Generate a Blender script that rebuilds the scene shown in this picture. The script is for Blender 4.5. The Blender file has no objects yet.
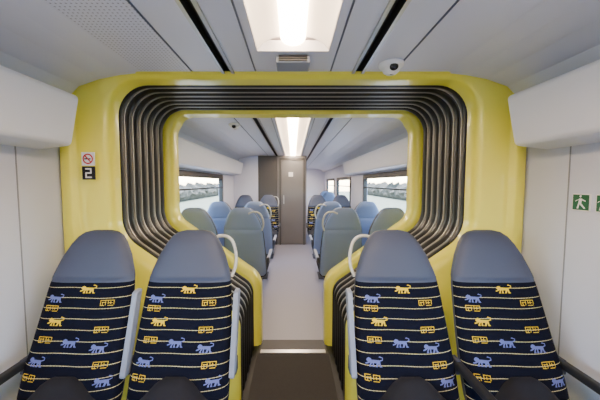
import bpy, bmesh, math
from mathutils import Vector

S = bpy.context.scene
COL = S.collection

# ------------------------------------------------------------------ materials
def lin(c):
    return tuple(((v/255)/12.92 if v/255 <= 0.04045 else ((v/255+0.055)/1.055)**2.4) for v in c)

def mat(name, rgb, rough=0.5, metal=0.0, var=0.06, vscale=6.0, bump=0.0, bscale=200.0, coat=0.0):
    m = bpy.data.materials.new(name); m.use_nodes = True
    nt = m.node_tree; b = nt.nodes["Principled BSDF"]
    b.inputs["Roughness"].default_value = rough
    b.inputs["Metallic"].default_value = metal
    b.inputs["Coat Weight"].default_value = coat
    c = lin(rgb)
    tc = nt.nodes.new("ShaderNodeTexCoord")
    n = nt.nodes.new("ShaderNodeTexNoise"); n.inputs["Scale"].default_value = vscale
    n.inputs["Detail"].default_value = 3
    nt.links.new(tc.outputs["Object"], n.inputs["Vector"])
    r = nt.nodes.new("ShaderNodeMix"); r.data_type = 'RGBA'
    r.inputs["A"].default_value = (*[v*(1-var) for v in c], 1)
    r.inputs["B"].default_value = (*[min(1, v*(1+var)) for v in c], 1)
    nt.links.new(n.outputs["Fac"], r.inputs["Factor"])
    nt.links.new(r.outputs["Result"], b.inputs["Base Color"])
    if bump > 0:
        n2 = nt.nodes.new("ShaderNodeTexNoise"); n2.inputs["Scale"].default_value = bscale
        nt.links.new(tc.outputs["Object"], n2.inputs["Vector"])
        bp = nt.nodes.new("ShaderNodeBump"); bp.inputs["Strength"].default_value = bump
        bp.inputs["Distance"].default_value = 0.002
        nt.links.new(n2.outputs["Fac"], bp.inputs["Height"])
        nt.links.new(bp.outputs["Normal"], b.inputs["Normal"])
    return m

def emis(name, rgb, strength):
    m = bpy.data.materials.new(name); m.use_nodes = True
    b = m.node_tree.nodes["Principled BSDF"]
    b.inputs["Base Color"].default_value = (*lin(rgb), 1)
    b.inputs["Emission Color"].default_value = (*lin(rgb), 1)
    b.inputs["Emission Strength"].default_value = strength
    return m

M_YEL = mat("yellow_gelcoat", (246, 238, 84), 0.32, var=0.02, vscale=3, coat=0.3)
M_WALL = mat("wall_panel_offwhite", (206, 210, 228), 0.45, var=0.02)
M_CEIL = mat("ceiling_panel", (211, 213, 225), 0.42, var=0.02)
M_LOCK = mat("locker_white", (226, 230, 242), 0.35, var=0.02)
M_DARK = mat("dark_channel", (28, 28, 30), 0.5)
M_ALU = mat("brushed_aluminium", (190, 190, 190), 0.3, 1.0)
M_RUB = mat("bellows_rubber", (9, 9, 10), 0.42, var=0.2, vscale=12)
M_RIBT = mat("bellows_edge_strip", (182, 178, 168), 0.4, 0.3)
M_GREYH = mat("seat_headrest_grey", (64, 71, 92), 0.6, bump=0.3, bscale=400)
M_SHELL = mat("seat_shell_bluegrey", (128, 146, 186), 0.45, var=0.04)
M_EDGE = mat("seat_edge_dark", (54, 57, 68), 0.5)
M_CREAM = mat("handle_cream", (196, 196, 190), 0.35)
M_ARMG = mat("armrest_grey", (132, 138, 152), 0.4)
M_ARMB = mat("armrest_black", (30, 31, 35), 0.5)
M_LY = mat("lion_yellow", (232, 194, 20), 0.85)
M_LL = mat("lion_lavender", (98, 108, 168), 0.85)
M_FLOOR = mat("floor_vinyl_grey", (138, 139, 154), 0.45, var=0.16, vscale=90)
M_MAT = mat("entrance_mat_dark", (44, 42, 41), 0.85, var=0.15, vscale=60, bump=0.5, bscale=300)
M_MAT2 = mat("ramp_plate_dark", (58, 59, 64), 0.55, var=0.1, vscale=30)
M_CAB = mat("cabin_panel_taupe", (112, 111, 112), 0.45, var=0.05)
M_CAB2 = mat("cabin_panel_dark", (74, 72, 72), 0.45, var=0.05)
M_WHITE = mat("white_plastic", (238, 238, 238), 0.3)
M_BLK = mat("gloss_black", (12, 12, 14), 0.12)
M_RED = mat("sign_red", (190, 40, 40), 0.5)
M_GRN = mat("sign_green", (6, 90, 56), 0.5)
M_WFR = mat("window_rubber", (18, 18, 20), 0.4)
M_LAMP = emis("lamp_tube_warm", (255, 220, 178), 40.0)
M_GRASS = mat("grass", (120, 124, 98), 0.95, var=0.3, vscale=1.5)
M_BALL = mat("ballast", (168, 162, 156), 0.95, var=0.4, vscale=8)
M_LEAF = mat("hedge_leaf", (70, 66, 52), 0.9, var=0.5, vscale=4)
M_NAVY = mat("moquette_plain_navy", (14, 15, 24), 0.92, var=0.25, vscale=200)

def fabric():
    m = bpy.data.materials.new("moquette_navy_lines"); m.use_nodes = True
    nt = m.node_tree; b = nt.nodes["Principled BSDF"]; N = nt.nodes; L = nt.links
    b.inputs["Roughness"].default_value = 0.92
    b.inputs["Specular IOR Level"].default_value = 0.12
    tc = N.new("ShaderNodeTexCoord"); sp = N.new("ShaderNodeSeparateXYZ")
    L.new(tc.outputs["Object"], sp.inputs[0])
    def mth(op, a, bb=None):
        n = N.new("ShaderNodeMath"); n.operation = op
        for i, v in enumerate((a, bb)):
            if v is None: continue
            if isinstance(v, (int, float)): n.inputs[i].default_value = v
            else: L.new(v, n.inputs[i])
        return n.outputs[0]
    wav = mth('MULTIPLY', mth('SINE', mth('MULTIPLY', sp.outputs['X'], 22.0)), 0.0018)
    z = mth('ADD', sp.outputs['Z'], wav)
    f = mth('FRACT', mth('DIVIDE', z, 0.044))
    line = mth('LESS_THAN', f, 0.05)
    d = mth('GREATER_THAN', mth('FRACT', mth('MULTIPLY', sp.outputs['X'], 70.0)), 0.08)
    fac = mth('MULTIPLY', line, d)
    noi = N.new("ShaderNodeTexNoise"); noi.inputs["Scale"].default_value = 250
    L.new(tc.outputs["Object"], noi.inputs["Vector"])
    base = N.new("ShaderNodeMix"); base.data_type = 'RGBA'
    base.inputs["A"].default_value = (*lin((7, 9, 19)), 1); base.inputs["B"].default_value = (*lin((18, 21, 38)), 1)
    L.new(noi.outputs["Fac"], base.inputs["Factor"])
    mx = N.new("ShaderNodeMix"); mx.data_type = 'RGBA'
    L.new(fac, mx.inputs["Factor"]); L.new(base.outputs["Result"], mx.inputs["A"])
    mx.inputs["B"].default_value = (*lin((206, 196, 146)), 1)
    L.new(mx.outputs["Result"], b.inputs["Base Color"])
    return m
M_FAB = fabric()

def perforated():
    m = bpy.data.materials.new("ceiling_perforated"); m.use_nodes = True
    nt = m.node_tree; b = nt.nodes["Principled BSDF"]; N = nt.nodes; L = nt.links
    b.inputs["Roughness"].default_value = 0.45
    tc = N.new("ShaderNodeTexCoord")
    mp = N.new("ShaderNodeMapping"); mp.inputs["Scale"].default_value = (55, 55, 0)
    L.new(tc.outputs["Object"], mp.inputs["Vector"])
    fr = N.new("ShaderNodeVectorMath"); fr.operation = 'FRACTION'; L.new(mp.outputs[0], fr.inputs[0])
    sb = N.new("ShaderNodeVectorMath"); sb.operation = 'DISTANCE'; sb.inputs[1].default_value = (0.5, 0.5, 0)
    L.new(fr.outputs[0], sb.inputs[0])
    lt = N.new("ShaderNodeMath"); lt.operation = 'LESS_THAN'; lt.inputs[1].default_value = 0.2
    L.new(sb.outputs["Value"], lt.inputs[0])
    mx = N.new("ShaderNodeMix"); mx.data_type = 'RGBA'
    L.new(lt.outputs[0], mx.inputs["Factor"])
    mx.inputs["A"].default_value = (*lin((211, 213, 225)), 1); mx.inputs["B"].default_value = (*lin((150, 152, 160)), 1)
    L.new(mx.outputs["Result"], b.inputs["Base Color"])
    return m
M_PERF = perforated()

def glassmat():
    m = bpy.data.materials.new("window_glass"); m.use_nodes = True
    nt = m.node_tree; N = nt.nodes; L = nt.links
    for n in list(N): N.remove(n)
    o = N.new("ShaderNodeOutputMaterial"); mx = N.new("ShaderNodeMixShader")
    t = N.new("ShaderNodeBsdfTransparent"); t.inputs[0].default_value = (0.92, 0.96, 1.0, 1)
    g = N.new("ShaderNodeBsdfGlossy"); g.inputs["Roughness"].default_value = 0.02
    mx.inputs[0].default_value = 0.05
    L.new(t.outputs[0], mx.inputs[1]); L.new(g.outputs[0], mx.inputs[2]); L.new(mx.outputs[0], o.inputs[0])
    return m
M_GLASS = glassmat()

# ------------------------------------------------------------------ mesh helpers
def mk(name, verts, faces, mats, fm=None, smooth=False, parent=None, bevel=0, loc=None):
    me = bpy.data.meshes.new(name); me.from_pydata([tuple(v) for v in verts], [], faces)
    if not isinstance(mats, (list, tuple)): mats = [mats]
    for m in mats: me.materials.append(m)
    if fm:
        for p, i in zip(me.polygons, fm): p.material_index = i
    if smooth:
        for p in me.polygons: p.use_smooth = True
    me.update()
    ob = bpy.data.objects.new(name, me); COL.objects.link(ob)
    if parent: ob.parent = parent
    if loc: ob.location = loc
    if bevel:
        md = ob.modifiers.new("bevel", 'BEVEL'); md.width = bevel; md.segments = 3
        md.limit_method = 'ANGLE'; md.angle_limit = 0.6
    return ob

def boxes(name, lst, mats, parent=None, bevel=0, fmi=None):
    V = []; F = []; I = []
    for b in lst:
        x0, x1, y0, y1, z0, z1 = b[:6]; mi = b[6] if len(b) > 6 else 0
        o = len(V)
        V += [(x0,y0,z0),(x1,y0,z0),(x1,y1,z0),(x0,y1,z0),(x0,y0,z1),(x1,y0,z1),(x1,y1,z1),(x0,y1,z1)]
        F += [[o+i for i in q] for q in ((0,3,2,1),(4,5,6,7),(0,1,5,4),(1,2,6,5),(2,3,7,6),(3,0,4,7))]
        I += [mi]*6
    return mk(name, V, F, mats, I, parent=parent, bevel=bevel)

def empty(name, loc=(0,0,0)):
    e = bpy.data.objects.new(name, None); e.empty_display_size = 0.1; e.location = loc
    COL.objects.link(e); return e

def tube(name, pts, r, m, parent=None):
    cu = bpy.data.curves.new(name, 'CURVE'); cu.dimensions = '3D'; cu.bevel_depth = r; cu.bevel_resolution = 3
    cu.use_fill_caps = True; cu.resolution_u = 6
    sp = cu.splines.new('BEZIER'); sp.bezier_points.add(len(pts)-1)
    for bp, p in zip(sp.bezier_points, pts):
        bp.co = p; bp.handle_left_type = bp.handle_right_type = 'AUTO'
    cu.materials.append(m)
    ob = bpy.data.objects.new(name, cu); COL.objects.link(ob)
    if parent: ob.parent = parent
    return ob

def fillet(poly, n=10):
    out = []
    for i, p in enumerate(poly):
        r = p[2] if len(p) > 2 else 0
        P = Vector(p[:2])
        if r == 0 or i in (0, len(poly)-1): out.append(P); continue
        A = Vector(poly[i-1][:2]); B = Vector(poly[i+1][:2])
        a = (A-P).normalized(); b = (B-P).normalized()
        ang = a.angle(b); t = r/math.tan(ang/2)
        c = P + (a+b).normalized()*(r/math.sin(ang/2))
        s = P+a*t - c; e = P+b*t - c
        for k in range(n+1):
            f = k/n; w = s.angle(e)
            v = (s*math.sin((1-f)*w)+e*math.sin(f*w))/math.sin(w)
            out.append(c+v)
    return out

def dense(path, step=0.09):
    out = [path[0]]
    for a, b in zip(path, path[1:]):
        k = max(1, int((b-a).length/step))
        for j in range(1, k+1): out.append(a.lerp(b, j/k))
    return out

def normals(path):
    ns = []
    for i in range(len(path)):
        a = path[max(0, i-1)]; b = path[min(len(path)-1, i+1)]
        t = (b-a).normalized(); ns.append(Vector((-t.y, t.x)))
    return ns

half = [(-.34, 0), (-.34, .57, .14), (-1.08, 1.10, .22), (-1.08, 2.03, .19)]
poly = half + [(-h[0],)+tuple(h[1:]) for h in reversed(half)]
PATH = dense(fillet(poly))
NRM = normals(PATH)

def sweep(name, prof, m, smooth=True, parent=None, closed=True, mats=None, pm=None):
    V = []; F = []; I = []
    k = len(prof)
    for p, n in zip(PATH, NRM):
        for (o, y) in prof:
            V.append((p.x+n.x*o, y, p.y+n.y*o))
    for i in range(len(PATH)-1):
        for j in range(k if closed else k-1):
            a = i*k+j; b = i*k+(j+1) % k
            F.append((a, b, b+k, a+k)); I.append(pm[j] if pm else 0)
    return mk(name, V, F, mats or m, I, smooth=smooth, parent=parent)

def extr(name, pts, y0, y1, mats, fm=None, smooth=False, parent=None):
    V = []; F = []
    for x, z in pts: V += [(x, y0, z), (x, y1, z)]
    for i in range(len(pts)-1): F.append((2*i, 2*i+1, 2*i+3, 2*i+2))
    return mk(name, V, F, mats, fm, smooth=smooth, parent=parent)

# ------------------------------------------------------------------ dimensions
HW = 1.36; ZC = 2.055
Y_NB = -3.6
Y_G0, Y_G1 = 1.73, 2.36
Y_END = 12.0

# ------------------------------------------------------------------ floors
boxes("floor_near", [(-HW, HW, Y_NB, 1.60, -.06, 0)], M_FLOOR)
boxes("floor_far", [(-HW, HW, 2.46, Y_END, -.06, 0)], M_FLOOR)
boxes("floor_gangway", [(-HW, HW, 1.60, 2.46, -.06, -.004)], M_DARK)
boxes("gangway_mat", [(-.30, .30, 1.62, 2.25, -.003, .008)], M_MAT, bevel=.004)
boxes("threshold_plate", [(-.275, .275, 2.255, 2.30, -.003, .010, 0), (-.275, .275, 2.30, 2.455, -.003, .006, 1)], [M_ALU, M_MAT2], bevel=.002)

# ------------------------------------------------------------------ walls with window openings
def wall(name, side, y0, y1, wins, z0=0, z1=2.2):
    x0, x1 = (HW, HW+.07) if side > 0 else (-HW-.07, -HW)
    L = []; y = y0
    for a, b, c, d in wins:
        L.append((x0, x1, y, a, z0, z1)); L.append((x0, x1, a, b, z0, c)); L.append((x0, x1, a, b, d, z1)); y = b
    L.append((x0, x1, y, y1, z0, z1))
    boxes(name, L, M_WALL)

WZ0, WZ1 = .82, 1.56
nearw = [(-2.9, -1.3, WZ0, WZ1), (-.95, .75, WZ0, WZ1)]
farl = [(3.15, 5.35, WZ0, WZ1)]
farr = [(3.15, 5.35, WZ0, WZ1), (6.6, 8.6, WZ0, WZ1), (9.2, 11.2, WZ0, WZ1)]
wall("wall_left", -1, Y_NB, 1.78, nearw); wall("wall_right", 1, Y_NB, 1.78, nearw)
wall("wall_left_far", -1, 2.44, Y_END, farl); wall("wall_right_far", 1, 2.44, Y_END, farr)
boxes("wall_back", [(-HW, HW, Y_NB-.06, Y_NB, 0, 2.2)], M_WALL)
boxes("wall_end", [(-HW, HW, Y_END, Y_END+.06, 0, 2.2)], M_WALL)

def rrect(y0, y1, z0, z1, r, n=6):
    pts = []
    for cy, cz, a0 in ((y1-r, z1-r, 0), (y0+r, z1-r, 90), (y0+r, z0+r, 180), (y1-r, z0+r, 270)):
        for k in range(n+1):
            a = math.radians(a0+90*k/n); pts.append((cy+r*math.cos(a), cz+r*math.sin(a)))
    return pts
wi = 0
def window(side, w):
    global wi; wi += 1
    e = empty("window_%d" % wi)
    o = rrect(w[0]-.05, w[1]+.05, w[2]-.03, w[3]+.03, .06); i = rrect(w[0]+.05, w[1]-.05, w[2]+.05, w[3]-.05, .05)
    xi = side*(HW-.008); xo = side*(HW+.05)
    V = [(xi, *p) for p in o]+[(xi-side*.006, *p) for p in i]+[(xo, *p) for p in i]+[(side*(HW+.002), *p) for p in o]
    n = len(o); F = []
    for a, b in ((0, 1), (1, 2), (3, 0)):
        for k in range(n): F.append((a*n+k, a*n+(k+1) % n, b*n+(k+1) % n, b*n+k))
    mk("window_rubber_frame", V, F, M_WFR, parent=e)
    mk("glass_pane", [(xo-side*.01, *p) for p in i], [list(range(n))], M_GLASS, parent=e)
    zb = w[3]-.22
    boxes("opening_bar", [(xi-.010, xi+.010, w[0]+.05, w[1]-.05, zb, zb+.022)], M_WFR, parent=e)
for w in nearw: window(-1, w); window(1, w)
for w in farl: window(-1, w)
for w in farr: window(1, w)

# ------------------------------------------------------------------ ceilings
def ceiling(tag, y0, y1, ylock0, ylock1, perf):
    for s, sd in ((-1, "left"), (1, "right")):
        pts = [(.17, 2.16), (.17, ZC), (.205, ZC), (.207, ZC+.006), (.212, ZC+.006), (.214, ZC), (.33, ZC),
               (.332, ZC-.006), (.348, ZC-.006), (.350, ZC+.035), (.384, ZC+.035), (.386, ZC-.006), (.402, ZC-.006), (.404, ZC),
               (.56, ZC), (.562, ZC+.008), (.57, ZC+.008), (.572, ZC), (.86, ZC), (.98, ZC-.012), (1.10, ZC-.035), (1.22, ZC-.075), (1.26, ZC-.115), (1.27, 1.912), (HW-.001, 1.912)]
        fm = [0]*24
        for j in (2, 3, 4, 14, 15, 16): fm[j] = 3
        for j in (6, 7, 11, 12): fm[j] = 2
        for j in (8, 9, 10): fm[j] = 1
        if perf and s < 0: fm[17] = 4
        extr("ceiling_%s%s" % (sd, tag), [(s*x, z) for x, z in pts], y0, y1, [M_CEIL, M_DARK, M_ALU, M_ARMG, M_PERF], fm)
        lp = fillet([(HW-.001, 1.895), (1.13, 1.895, .025), (1.185, 1.63, .03), (HW-.001, 1.61)], 6)
        V = []; F = []
        for p in lp: V += [(s*p.x, ylock0, p.y), (s*p.x, ylock1, p.y)]
        n = len(lp)
        for i in range(n-1): F.append((2*i, 2*i+1, 2*i+3, 2*i+2))
        F.append([2*i for i in range(n)]); F.append([2*i+1 for i in range(n)][::-1])
        mk("luggage_locker", V, F, M_LOCK)
ceiling("", Y_NB, 1.62, Y_NB+.01, 1.50, True)
ceiling("_far", 2.46, Y_END, 2.75, 6.39, False)
boxes("ceiling_back_fill", [(-.17, .17, Y_NB, 1.62, 2.155, 2.19), (-.17, .17, 2.46, Y_END, 2.155, 2.19)], M_CEIL)
boxes("ceiling_end_panel", [(-.17, .17, 1.36, 1.62, ZC, ZC+.05)], M_CEIL)
boxes("ceiling_roof_skin", [(-1.5, 1.5, Y_NB-.1, Y_END+.1, 2.24, 2.28)], M_DARK)
vg = empty("ceiling_vent")
boxes("vent_body", [(-.085, .085, 1.40, 1.52, ZC-.035, ZC-.001)], M_ARMG, parent=vg, bevel=.008)
boxes("vent_slots", [(-.07, .07, 1.392, 1.401, ZC-.028+.01*i, ZC-.023+.01*i) for i in range(3)], M_DARK, parent=vg)

def lamp(tag, y0, y1, n, power):
    e = empty("ceiling_light")
    for s in (-1, 1):
        pts = [(s*.168, ZC+.004), (s*.15, ZC+.03), (s*.10, ZC+.058), (s*.05, ZC+.068)]
        extr("reflector", pts, y0, y1, [M_WHITE], smooth=True, parent=e)
    pts = [(.06*math.cos(math.radians(a)), ZC+.068-.045*math.sin(math.radians(a))) for a in range(0, 181, 15)]
    extr("tube_diffuser", pts, y0, y1, [M_LAMP], smooth=True, parent=e)
    L = (y1-y0)/n
    for i in range(n):
        la = bpy.data.lights.new("lamp_area", 'AREA'); la.shape = 'RECTANGLE'
        la.size = .22; la.size_y = L*.9; la.energy = power*L; la.color = (1.0, .92, .84)
        o = bpy.data.objects.new("lamp_area", la); COL.objects.link(o); o.parent = e
        o.location = (0, y0+L*(i+.5), ZC+.006)
lamp("", Y_NB+.2, 1.36, 2, 2)
lamp("_far", 2.7, 11.6, 4, 6)

# ------------------------------------------------------------------ gangway: portals + bellows (one object)
gang = empty("gangway_connection")
def outer(p, X=1.355, Z=2.062):
    if p.y <= 1.2: return Vector((math.copysign(X, p.x), p.y))
    c = Vector((0, 1.2)); d = p-c
    t = min(X/abs(d.x) if abs(d.x) > 1e-6 else 1e9, (Z-1.2)/d.y if d.y > 1e-6 else 1e9)
    return c+d*t
def portal(name, yo, sgn):
    prof = [(0, .14), (0, .03), (.06, .01), (.26, 0), (.30, .004), (.335, .03), (.37, .034), (.86, .05), (.94, .065), (.985, .09), (1.0, .13), (1.0, .15)]
    V = []; F = []; k = len(prof)
    for p in PATH:
        o = outer(p)
        for t, y in prof:
            q = o.lerp(p, t); V.append((q.x, yo+sgn*y, q.y))
    for i in range(len(PATH)-1):
        for j in range(k-1):
            a = i*k+j; F.append((a, a+1, a+1+k, a+k))
    return mk(name, V, F, M_YEL, smooth=True, parent=gang)
portal("portal_frame_near", 1.60, 1)

sweep("bellows_skin", [(.085, Y_G0), (.085, Y_G1+.02)], M_RUB, closed=False, parent=gang)
NR = 7
pitch = (Y_G1-Y_G0)/NR
for i in range(NR):
    yc = Y_G0+pitch*(i+.5)
    r = pitch*.40
    pr = [(.028+r*.9*math.cos(a), yc+r*math.sin(a)) for a in [math.radians(t) for t in range(0, 360, 30)]]
    sweep("bellows_rib_%d" % (i+1), pr, M_RUB, parent=gang)
    if i < NR-1:
        ys = Y_G0+pitch*(i+1)
        sweep("clamp_strip_%d" % (i+1), [(.004, ys-.0035), (.004, ys+.0035), (.05, ys+.0035), (.05, ys-.0035)], M_RIBT, smooth=False, parent=gang)

def farportal():
    pr = [(.10, 2.375), (.0, 2.365), (-.03, 2.37), (-.055, 2.39), (-.06, 2.42), (-.06, 2.50), (-.05, 2.52), (.02, 2.53)]
    V = []; F = []; k = len(pr)+1
    for p, n in zip(PATH, NRM):
        for o, y in pr:
            oz = o if n.y < .6 else max(o, -.02-.04*(1-n.y)/.4)
            V.append((p.x+n.x*oz, y, max(0, p.y+n.y*oz)))
        q = outer(p); V.append((q.x, 2.53, q.y))
    for i in range(len(PATH)-1):
        for j in range(k-1):
            a = i*k+j; F.append((a, a+1, a+1+k, a+k))
    mk("portal_frame_far", V, F, M_YEL, smooth=True, parent=gang)
farportal()

# ------------------------------------------------------------------ seats
def ycen(h): return .34*(h-1.18) - .05*max(0, (1.0-h))**2
KW = [(.40, .212), (.45, .226), (.60, .226), (.75, .220), (.90, .209), (.96, .202), (1.00, .190), (1.06, .168), (1.12, .136), (1.155, .112), (1.175, .085), (1.183, .05)]
def wd(h):
    for (a, wa), (b, wb) in zip(KW, KW[1:]):
        if a <= h <= b: return wa+(wb-wa)*(h-a)/(b-a)
    return KW[0][1] if h < KW[0][0] else KW[-1][1]
HB = .95
def th(h):
    if abs(h-HB) < .006: return .040
    if h > 1.12: return .046*max(.25, 1-((h-1.12)/.07)**2*.8)
    if h > HB: return .050
    return .046+.022*math.exp(-((h-.55)/.12)**2)
def fronty(x, h):
    u = min(.999, abs(x)/wd(h)); return ycen(h)-th(h)*(1-u**4)**(1/2.6)

def back_mesh():
    hs = [.40, .41, .43, .47, .52, .57, .62, .68, .74, .80, .86, .90, .937, .945, .955, .965, .98, 1.0, 1.03, 1.06, 1.09, 1.12, 1.14, 1.155, 1.165, 1.175, 1.183]
    n = 40; V = []; F = []; I = []
    for h in hs:
        w = wd(h); t = th(h)
        for k in range(n):
            a = 2*math.pi*(k+.5)/n; c = math.cos(a); s = math.sin(a)
            V.append((w*math.copysign(abs(c)**.5, c), ycen(h)+t*math.copysign(abs(s)**(2/2.6), s), h))
    for i in range(len(hs)-1):
        for k in range(n):
            a = i*n+k; b = i*n+(k+1) % n
            F.append((a, b, b+n, a+n))
            ang = 2*math.pi*(k+1)/n; s = math.sin(ang)
            hm = (hs[i]+hs[i+1])/2
            if s > .35: I.append(2)
            elif s > .0: I.append(3)
            else: I.append(1 if hm > .942 else 0)
    F.append(list(range(n))[::-1]); I.append(3)
    F.append([(len(hs)-1)*n+k for k in range(n)]); I.append(1)
    me = bpy.data.meshes.new("backrest"); me.from_pydata(V, [], F)
    for m in (M_FAB, M_GREYH, M_SHELL, M_EDGE): me.materials.append(m)
    for p, i in zip(me.polygons, I): p.material_index = i; p.use_smooth = True
    return me

# lion passant, walking left, tail curled over its back
LION = [[(.55,.42),(1.5,.40),(1.62,.56),(1.55,.72),(.6,.74)],
        [(.22,.52),(.12,.66),(.2,.84),(.38,.95),(.6,.88),(.74,.66),(.62,.44),(.42,.44)],
        [(.55,.46),(.72,.46),(.58,.22),(.62,.04),(.36,.04),(.42,.22)],
        [(.46,.42),(.5,.6),(.2,.44),(-.02,.36),(.0,.24),(.24,.30)],
        [(.78,.46),(.92,.46),(.90,.22),(.98,.04),(.72,.04),(.76,.22)],
        [(1.22,.46),(1.5,.48),(1.38,.22),(1.3,.04),(1.02,.04),(1.14,.14)],
        [(1.42,.48),(1.62,.58),(1.66,.24),(1.84,.04),(1.52,.04),(1.52,.2)],
        [(1.55,.70),(1.62,.60),(1.96,.72),(1.9,.8)], [(1.88,.8),(1.97,.72),(1.98,.98),(1.9,.96)],
        [(1.9,.94),(1.98,.98),(1.62,1.12),(1.5,1.02)]]
def bar(x0, y0, x1, y1): return [(x0,y0),(x1,y0),(x1,y1),(x0,y1)]
GLY = [bar(0,.78,2,.86), bar(.0,.1,.08,.86), bar(.2,.5,.85,.58), bar(.3,.1,.38,.52), bar(.72,.1,.8,.7), bar(1.92,.2,2,.8), bar(1.1,.3,1.18,.86), bar(1.45,.3,1.53,.7), bar(.0,.04,.6,.12), bar(1.1,.04,1.9,.12), bar(1.1,.42,1.75,.5)]
MOT = [(.015,.918,'l','y'), (-.135,.878,'l','v'), (.115,.862,'g','y'), (-.145,.838,'g','y'), (-.11,.782,'l','y'), (.11,.752,'g','y'),
       (-.14,.712,'g','y'), (.115,.680,'l','v'), (-.02,.700,'l','v'), (-.15,.630,'l','v'), (.14,.622,'g','y'), (-.165,.575,'g','y'), (.165,.560,'l','v')]
def motif_mesh():
    V = []; F = []; I = []
    for cx, h, kind, c in MOT:
        sc = .039 if kind == 'l' else .032
        for pl in (LION if kind == 'l' else GLY):
            o = len(V)
            for (a, b) in pl:
                x = cx+(a-1)*sc; z = h+(b-.5)*sc*.9
                x = max(-.2, min(.2, x))
                V.append((x, fronty(x, z)-.0022, z))
            F.append(list(range(o, o+len(pl)))); I.append(0 if c == 'y' else 1)
    me = bpy.data.meshes.new("lion_motifs"); me.from_pydata(V, [], F)
    me.materials.append(M_LY); me.materials.append(M_LL)
    for p, i in zip(me.polygons, I): p.material_index = i
    return me

def loft_cushion():
    ys = [-.76, -.755, -.74, -.70, -.62, -.52, -.46, -.41, -.37, -.34, -.31, -.28, -.25]
    n = 48; V = []; F = []; I = []
    for y in ys:
        e = min(1, (y+.76)/.05)
        e = math.sqrt(max(0.02, 1-(1-e)**2))
        w = .218*(.93+.07*e)
        bump = .11*math.exp(-((y+.31)/.09)**2)
        for k in range(n):
            a = 2*math.pi*(k+.5)/n; c = math.cos(a); s = math.sin(a)
            x = w*math.copysign(abs(c)**.6, c)
            if s > 0: z = .43 + .06*e*abs(s)**.7 + bump*math.exp(-(abs(x)/.115)**3)*min(1, s*2.5)
            else: z = .43 - .055*e*abs(s)**.7
            V.append((x, y, z))
    for i in range(len(ys)-1):
        for k in range(n):
            a = i*n+k; b = i*n+(k+1) % n; F.append((a, a+n, b+n, b)); I.append(0 if math.sin(2*math.pi*(k+1)/n) > -.4 else 1)
    F.append(list(range(n))); I.append(0); F.append([(len(ys)-1)*n+k for k in range(n)][::-1]); I.append(0)
    me = bpy.data.meshes.new("seat_cushion"); me.from_pydata(V, [], F)
    me.materials.append(M_NAVY); me.materials.append(M_EDGE)
    for p, i in zip(me.polygons, I): p.material_index = i; p.use_smooth = True
    return me
ME_B = back_mesh(); ME_M = motif_mesh(); ME_C = loft_cushion()

def child(name, me, e):
    o = bpy.data.objects.new(name, me); COL.objects.link(o); o.parent = e; return o

def seat(x, ytop, away, handle=0, arms=()):
    e = empty("train_seat", (x, ytop, 0))
    if away: e.rotation_euler = (0, 0, math.pi)
    child("backrest", ME_B, e); child("lion_motifs", ME_M, e); child("seat_cushion", ME_C, e)
    boxes("under_frame", [(-.17, .17, -.66, -.26, .335, .376)], M_EDGE, parent=e, bevel=.008)
    boxes("pedestal", [(-.045, .045, -.54, -.42, .012, .34), (-.13, .13, -.64, -.32, 0, .014)], M_EDGE, parent=e, bevel=.005)
    if handle:
        s = handle
        tube("grab_handle", [(s*.07, .035, 1.125), (s*.13, .045, 1.145), (s*.178, .035, 1.13), (s*.206, .015, 1.08), (s*.213, -.01, 1.0), (s*.195, -.03, .945)], .009, M_CREAM, e)
    for s, mode, m in arms:
        xx = s*.2425
        boxes("armrest_pivot", [(xx-.012, xx+.012, ycen(.6)-.02, ycen(.6)+.03, .55, .62)], M_EDGE, parent=e, bevel=.006)
        if mode == 'up':
            V = []; F = []
            hs = [.56, .57, .60, .70, .80, .88, .905, .915]
            for i, h in enumerate(hs):
                q = .6 if i in (0, len(hs)-1) else 1
                for dx, dy in ((-.013, -.03), (.013, -.03), (.013, .02), (-.013, .02)):
                    V.append((xx+dx*q, ycen(h)-.025+dy*q, h))
            for i in range(len(hs)-1):
                for k in range(4):
                    a = i*4+k; b = i*4+(k+1) % 4; F.append((a, b, b+4, a+4))
            F.append([3, 2, 1, 0]); F.append([len(V)-4, len(V)-3, len(V)-2, len(V)-1])
            mk("armrest", V, F, m, parent=e, bevel=.007)
        else:
            boxes("armrest", [(xx-.018, xx+.018, -.62, ycen(.62), .58, .615)], m, parent=e, bevel=.01)
    return e

XI, XO = .515, 1.0
YN = 1.45
seat(-XI, YN, False, handle=1, arms=[(1, 'up', M_ARMG), (-1, 'up', M_ARMG)])
seat(-XO, YN, False, arms=[(-1, 'down', M_ARMB)])
seat(XI, YN, False, handle=-1, arms=[(-1, 'up', M_ARMG), (1, 'down', M_ARMB)])
seat(XO, YN, False, arms=[(1, 'down', M_ARMB)])
for yy in (2.80, 3.75):
    for s in (-1, 1):
        seat(s*XI, yy, True, handle=s, arms=[(s, 'down', M_ARMG), (-s, 'down', M_ARMB)])
        seat(s*XO, yy, True, arms=[(-s, 'down', M_ARMB)])
for s in (-1, 1):
    seat(s*XI, 5.85, False, handle=-s, arms=[(-s, 'down', M_ARMB), (s, 'down', M_ARMB)])
    seat(s*XO, 5.85, False, arms=[(s, 'down', M_ARMB)])
seat(.99, 7.6, True); seat(.99, 8.6, True)

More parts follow.
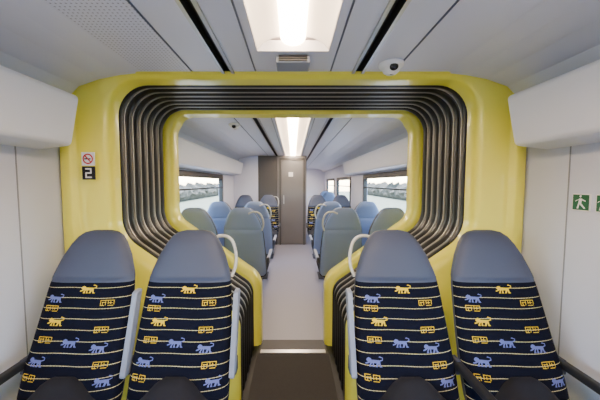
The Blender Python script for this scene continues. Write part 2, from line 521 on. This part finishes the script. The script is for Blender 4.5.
# ------------------------------------------------------------------ cabin at far end
cab = empty("toilet_cabin")
boxes("cabin_walls", [(-HW, -.80, 6.4, 8.4, 0, ZC, 2), (-.80, -.36, 6.4, 8.4, 0, ZC, 1), (-.36, .31, 6.42, 8.4, 0, ZC, 0)], [M_CAB, M_CAB2, M_WALL], parent=cab, bevel=.01)
boxes("cabin_door_frame", [(-.31, -.28, 6.395, 6.425, 0, 2.0), (.24, .27, 6.395, 6.425, 0, 2.0), (-.28, .24, 6.395, 6.425, 1.96, 2.0)], M_CAB2, parent=cab)
boxes("cabin_door_leaf", [(-.27, .235, 6.405, 6.425, .02, 1.95)], M_CAB, parent=cab, bevel=.006)
boxes("cabin_door_handle", [(-.23, -.20, 6.385, 6.41, .95, 1.15)], M_ALU, parent=cab, bevel=.006)
boxes("cabin_sign", [(-.10, -.0, 6.398, 6.406, 1.58, 1.68)], M_WHITE, parent=cab)
dr = empty("door_1")
boxes("door_leaf", [(-.38, .38, 11.95, 11.99, 0, 1.95)], M_CAB2, parent=dr, bevel=.01)
boxes("door_glass", [(-.22, .22, 11.94, 11.955, 1.0, 1.75)], M_BLK, parent=dr, bevel=.01)

# ------------------------------------------------------------------ small fittings
def dome(x, y, z):
    e = empty("security_camera", (x, y, z))
    V = []; F = []; n = 24; rings = [(.064, 0), (.064, -.012), (.058, -.018), (.048, -.020), (.046, -.028), (.040, -.042), (.026, -.052), (.010, -.056)]
    for r, h in rings:
        for k in range(n):
            a = 2*math.pi*k/n; V.append((r*math.cos(a), r*math.sin(a), h))
    for i in range(len(rings)-1):
        for k in range(n):
            a = i*n+k; b = i*n+(k+1) % n; F.append((a, a+n, b+n, b))
    F.append([(len(rings)-1)*n+k for k in range(n)])
    mk("dome_housing", V, F, [M_WHITE], smooth=True, parent=e)
    V = []; F = []
    for r, h in ((.021, 0), (.021, .012), (.012, .018)):
        for k in range(n):
            a = 2*math.pi*k/n; V.append((r*math.cos(a), -.036-h, -.030+r*math.sin(a)*.9))
    for i in range(2):
        for k in range(n):
            a = i*n+k; b = i*n+(k+1) % n; F.append((a, b, b+n, a+n))
    F.append([2*n+k for k in range(n)])
    mk("lens", V, F, M_BLK, smooth=True, parent=e)
dome(.515, 1.50, ZC-.001); dome(-.62, 3.0, ZC-.001)

def disc(cx, cz, r0, r1, y, n=24):
    V = []; F = []
    for k in range(n):
        a = 2*math.pi*k/n
        V += [(cx+r0*math.cos(a), y, cz+r0*math.sin(a)), (cx+r1*math.cos(a), y, cz+r1*math.sin(a))]
    for k in range(n):
        a = 2*k; b = 2*((k+1) % n); F.append((a, b, b+1, a+1))
    return V, F
sg = empty("no_smoking_sign")
sx = -1.165; sy = 1.592
boxes("sign_plate", [(sx-.036, sx+.036, sy, sy+.006, 1.53, 1.605)], M_WHITE, parent=sg)
V, F = disc(sx, 1.5675, .022, .030, sy-.001); mk("red_ring", V, F, M_RED, parent=sg)
mk("red_slash", [(sx-.022, sy-.0015, 1.587), (sx-.016, sy-.0015, 1.592), (sx+.022, sy-.0015, 1.548), (sx+.016, sy-.0015, 1.544)], [(0, 1, 2, 3)], M_RED, parent=sg)
boxes("cigarette", [(sx-.02, sx+.016, sy-.001, sy+.001, 1.564, 1.571)], M_BLK, parent=sg)
s2 = empty("carriage_class_sign")
boxes("sign_plate", [(sx-.036, sx+.036, sy, sy+.006, 1.45, 1.525)], M_BLK, parent=s2)
dz = -.017
boxes("digit_two", [(sx-.017, sx+.017, sy-.001, sy+.001, 1.524+dz, 1.532+dz), (sx+.010, sx+.018, sy-.001, sy+.001, 1.505+dz, 1.53+dz), (sx-.017, sx+.017, sy-.001, sy+.001, 1.501+dz, 1.508+dz), (sx-.018, sx-.010, sy-.001, sy+.001, 1.48+dz, 1.505+dz), (sx-.018, sx+.018, sy-.001, sy+.001, 1.476+dz, 1.484+dz)], M_WHITE, parent=s2)

def exitsign(y0, y1, zc):
    e = empty("emergency_exit_sign"); x = HW-.003
    boxes("sign_plate", [(x-.004, HW-.0005, y0, y1, zc-.04, zc+.04)], M_WHITE, parent=e)
    m = (y0+y1)/2
    boxes("green_field", [(x-.006, x-.004, y0+.004, y1-.004, zc-.036, zc+.036)], M_GRN, parent=e)
    def P(pl): return [(x-.0068, y, z) for y, z in pl]
    V = []; F = []
    for pl in ([(m-.008, zc+.018), (m+.006, zc+.018), (m+.010, zc-.006), (m-.004, zc-.008)],
               [(m-.004, zc-.004), (m+.004, zc-.008), (m-.018, zc-.03), (m-.024, zc-.026)],
               [(m+.002, zc-.004), (m+.010, zc-.006), (m+.016, zc-.03), (m+.008, zc-.03)],
               [(m+.004, zc+.016), (m+.008, zc+.012), (m+.024, zc+.002), (m+.022, zc+.008)],
               [(m-.006, zc+.016), (m-.006, zc+.010), (m-.024, zc+.004), (m-.022, zc+.010)],
               [(m-.005, zc+.032), (m+.003, zc+.034), (m+.006, zc+.026), (m-.002, zc+.022)]):
        o = len(V); V += P(pl); F.append(list(range(o, o+4)))
    mk("running_figure", V, F, M_WHITE, parent=e)
exitsign(1.265, 1.345, 1.34); exitsign(1.175, 1.24, 1.34)

for s, sd in ((-1, "left"), (1, "right")):
    x = s*HW
    boxes("trim_%s_joint" % sd, [(min(x, x-s*.002), max(x, x-s*.002), 1.372, 1.378, .1, 1.61)], M_ARMG)
    boxes("baseboard_%s" % sd, [(min(x, x-s*.03), max(x, x-s*.03), Y_NB, 1.59, 0, .16)], M_ARMG, bevel=.005)
    boxes("baseboard_%s_far" % sd, [(min(x, x-s*.03), max(x, x-s*.03), 2.54, 6.39, 0, .16)], M_ARMG, bevel=.005)

# ------------------------------------------------------------------ exterior
boxes("ground", [(-90, 90, -60, 90, -1.3, -1.2)], M_GRASS)
boxes("track_bed", [(-4.4, 4.4, -60, 90, -1.2, -1.1)], M_BALL)
import random
random.seed(4)
def hedge(x0, zt, y0=-30, y1=80):
    V = []; F = []; ny = 140; nz = 7
    for i in range(ny+1):
        y = y0+(y1-y0)*i/ny
        hgt = zt*(.75+.35*random.random())
        for j in range(nz+1):
            t = j/nz; wv = math.sin(t*math.pi)
            V.append((x0-math.copysign(1, x0)*wv*1.2*(.7+.5*random.random())+math.copysign(1, x0)*t*1.2, y+random.uniform(-.2, .2), -1.25+hgt*t*(1 if j < nz else .95)))
    for i in range(ny):
        for j in range(nz):
            a = i*(nz+1)+j; F.append((a, a+1, a+nz+2, a+nz+1))
    mk("hedgerow", V, F, M_LEAF)
hedge(-16, 2.75); hedge(17, 2.9)
su = bpy.data.lights.new("sun", 'SUN'); su.energy = 12; su.angle = .02; su.color = (1, .97, .93)
so = bpy.data.objects.new("sun", su); COL.objects.link(so)
so.rotation_euler = (math.radians(-38), math.radians(3), 0)

# ------------------------------------------------------------------ world
w = bpy.data.worlds.new("sky_world"); S.world = w; w.use_nodes = True
nt = w.node_tree; bg = nt.nodes["Background"]
sk = nt.nodes.new("ShaderNodeTexSky"); sk.sky_type = 'NISHITA'; sk.sun_disc = False
sk.sun_elevation = math.radians(48); sk.sun_rotation = math.radians(0); sk.air_density = 1.0; sk.dust_density = 1.2
nt.links.new(sk.outputs[0], bg.inputs[0]); bg.inputs[1].default_value = 2.9

# ------------------------------------------------------------------ camera
cd = bpy.data.cameras.new("camera"); cd.lens = 16.7; cd.sensor_width = 36; cd.shift_x = 7/600; cd.clip_start = .02
co = bpy.data.objects.new("camera", cd); COL.objects.link(co)
co.location = (0, 0, 1.43); co.rotation_euler = (math.radians(90-3.47), 0, 0)
S.camera = co
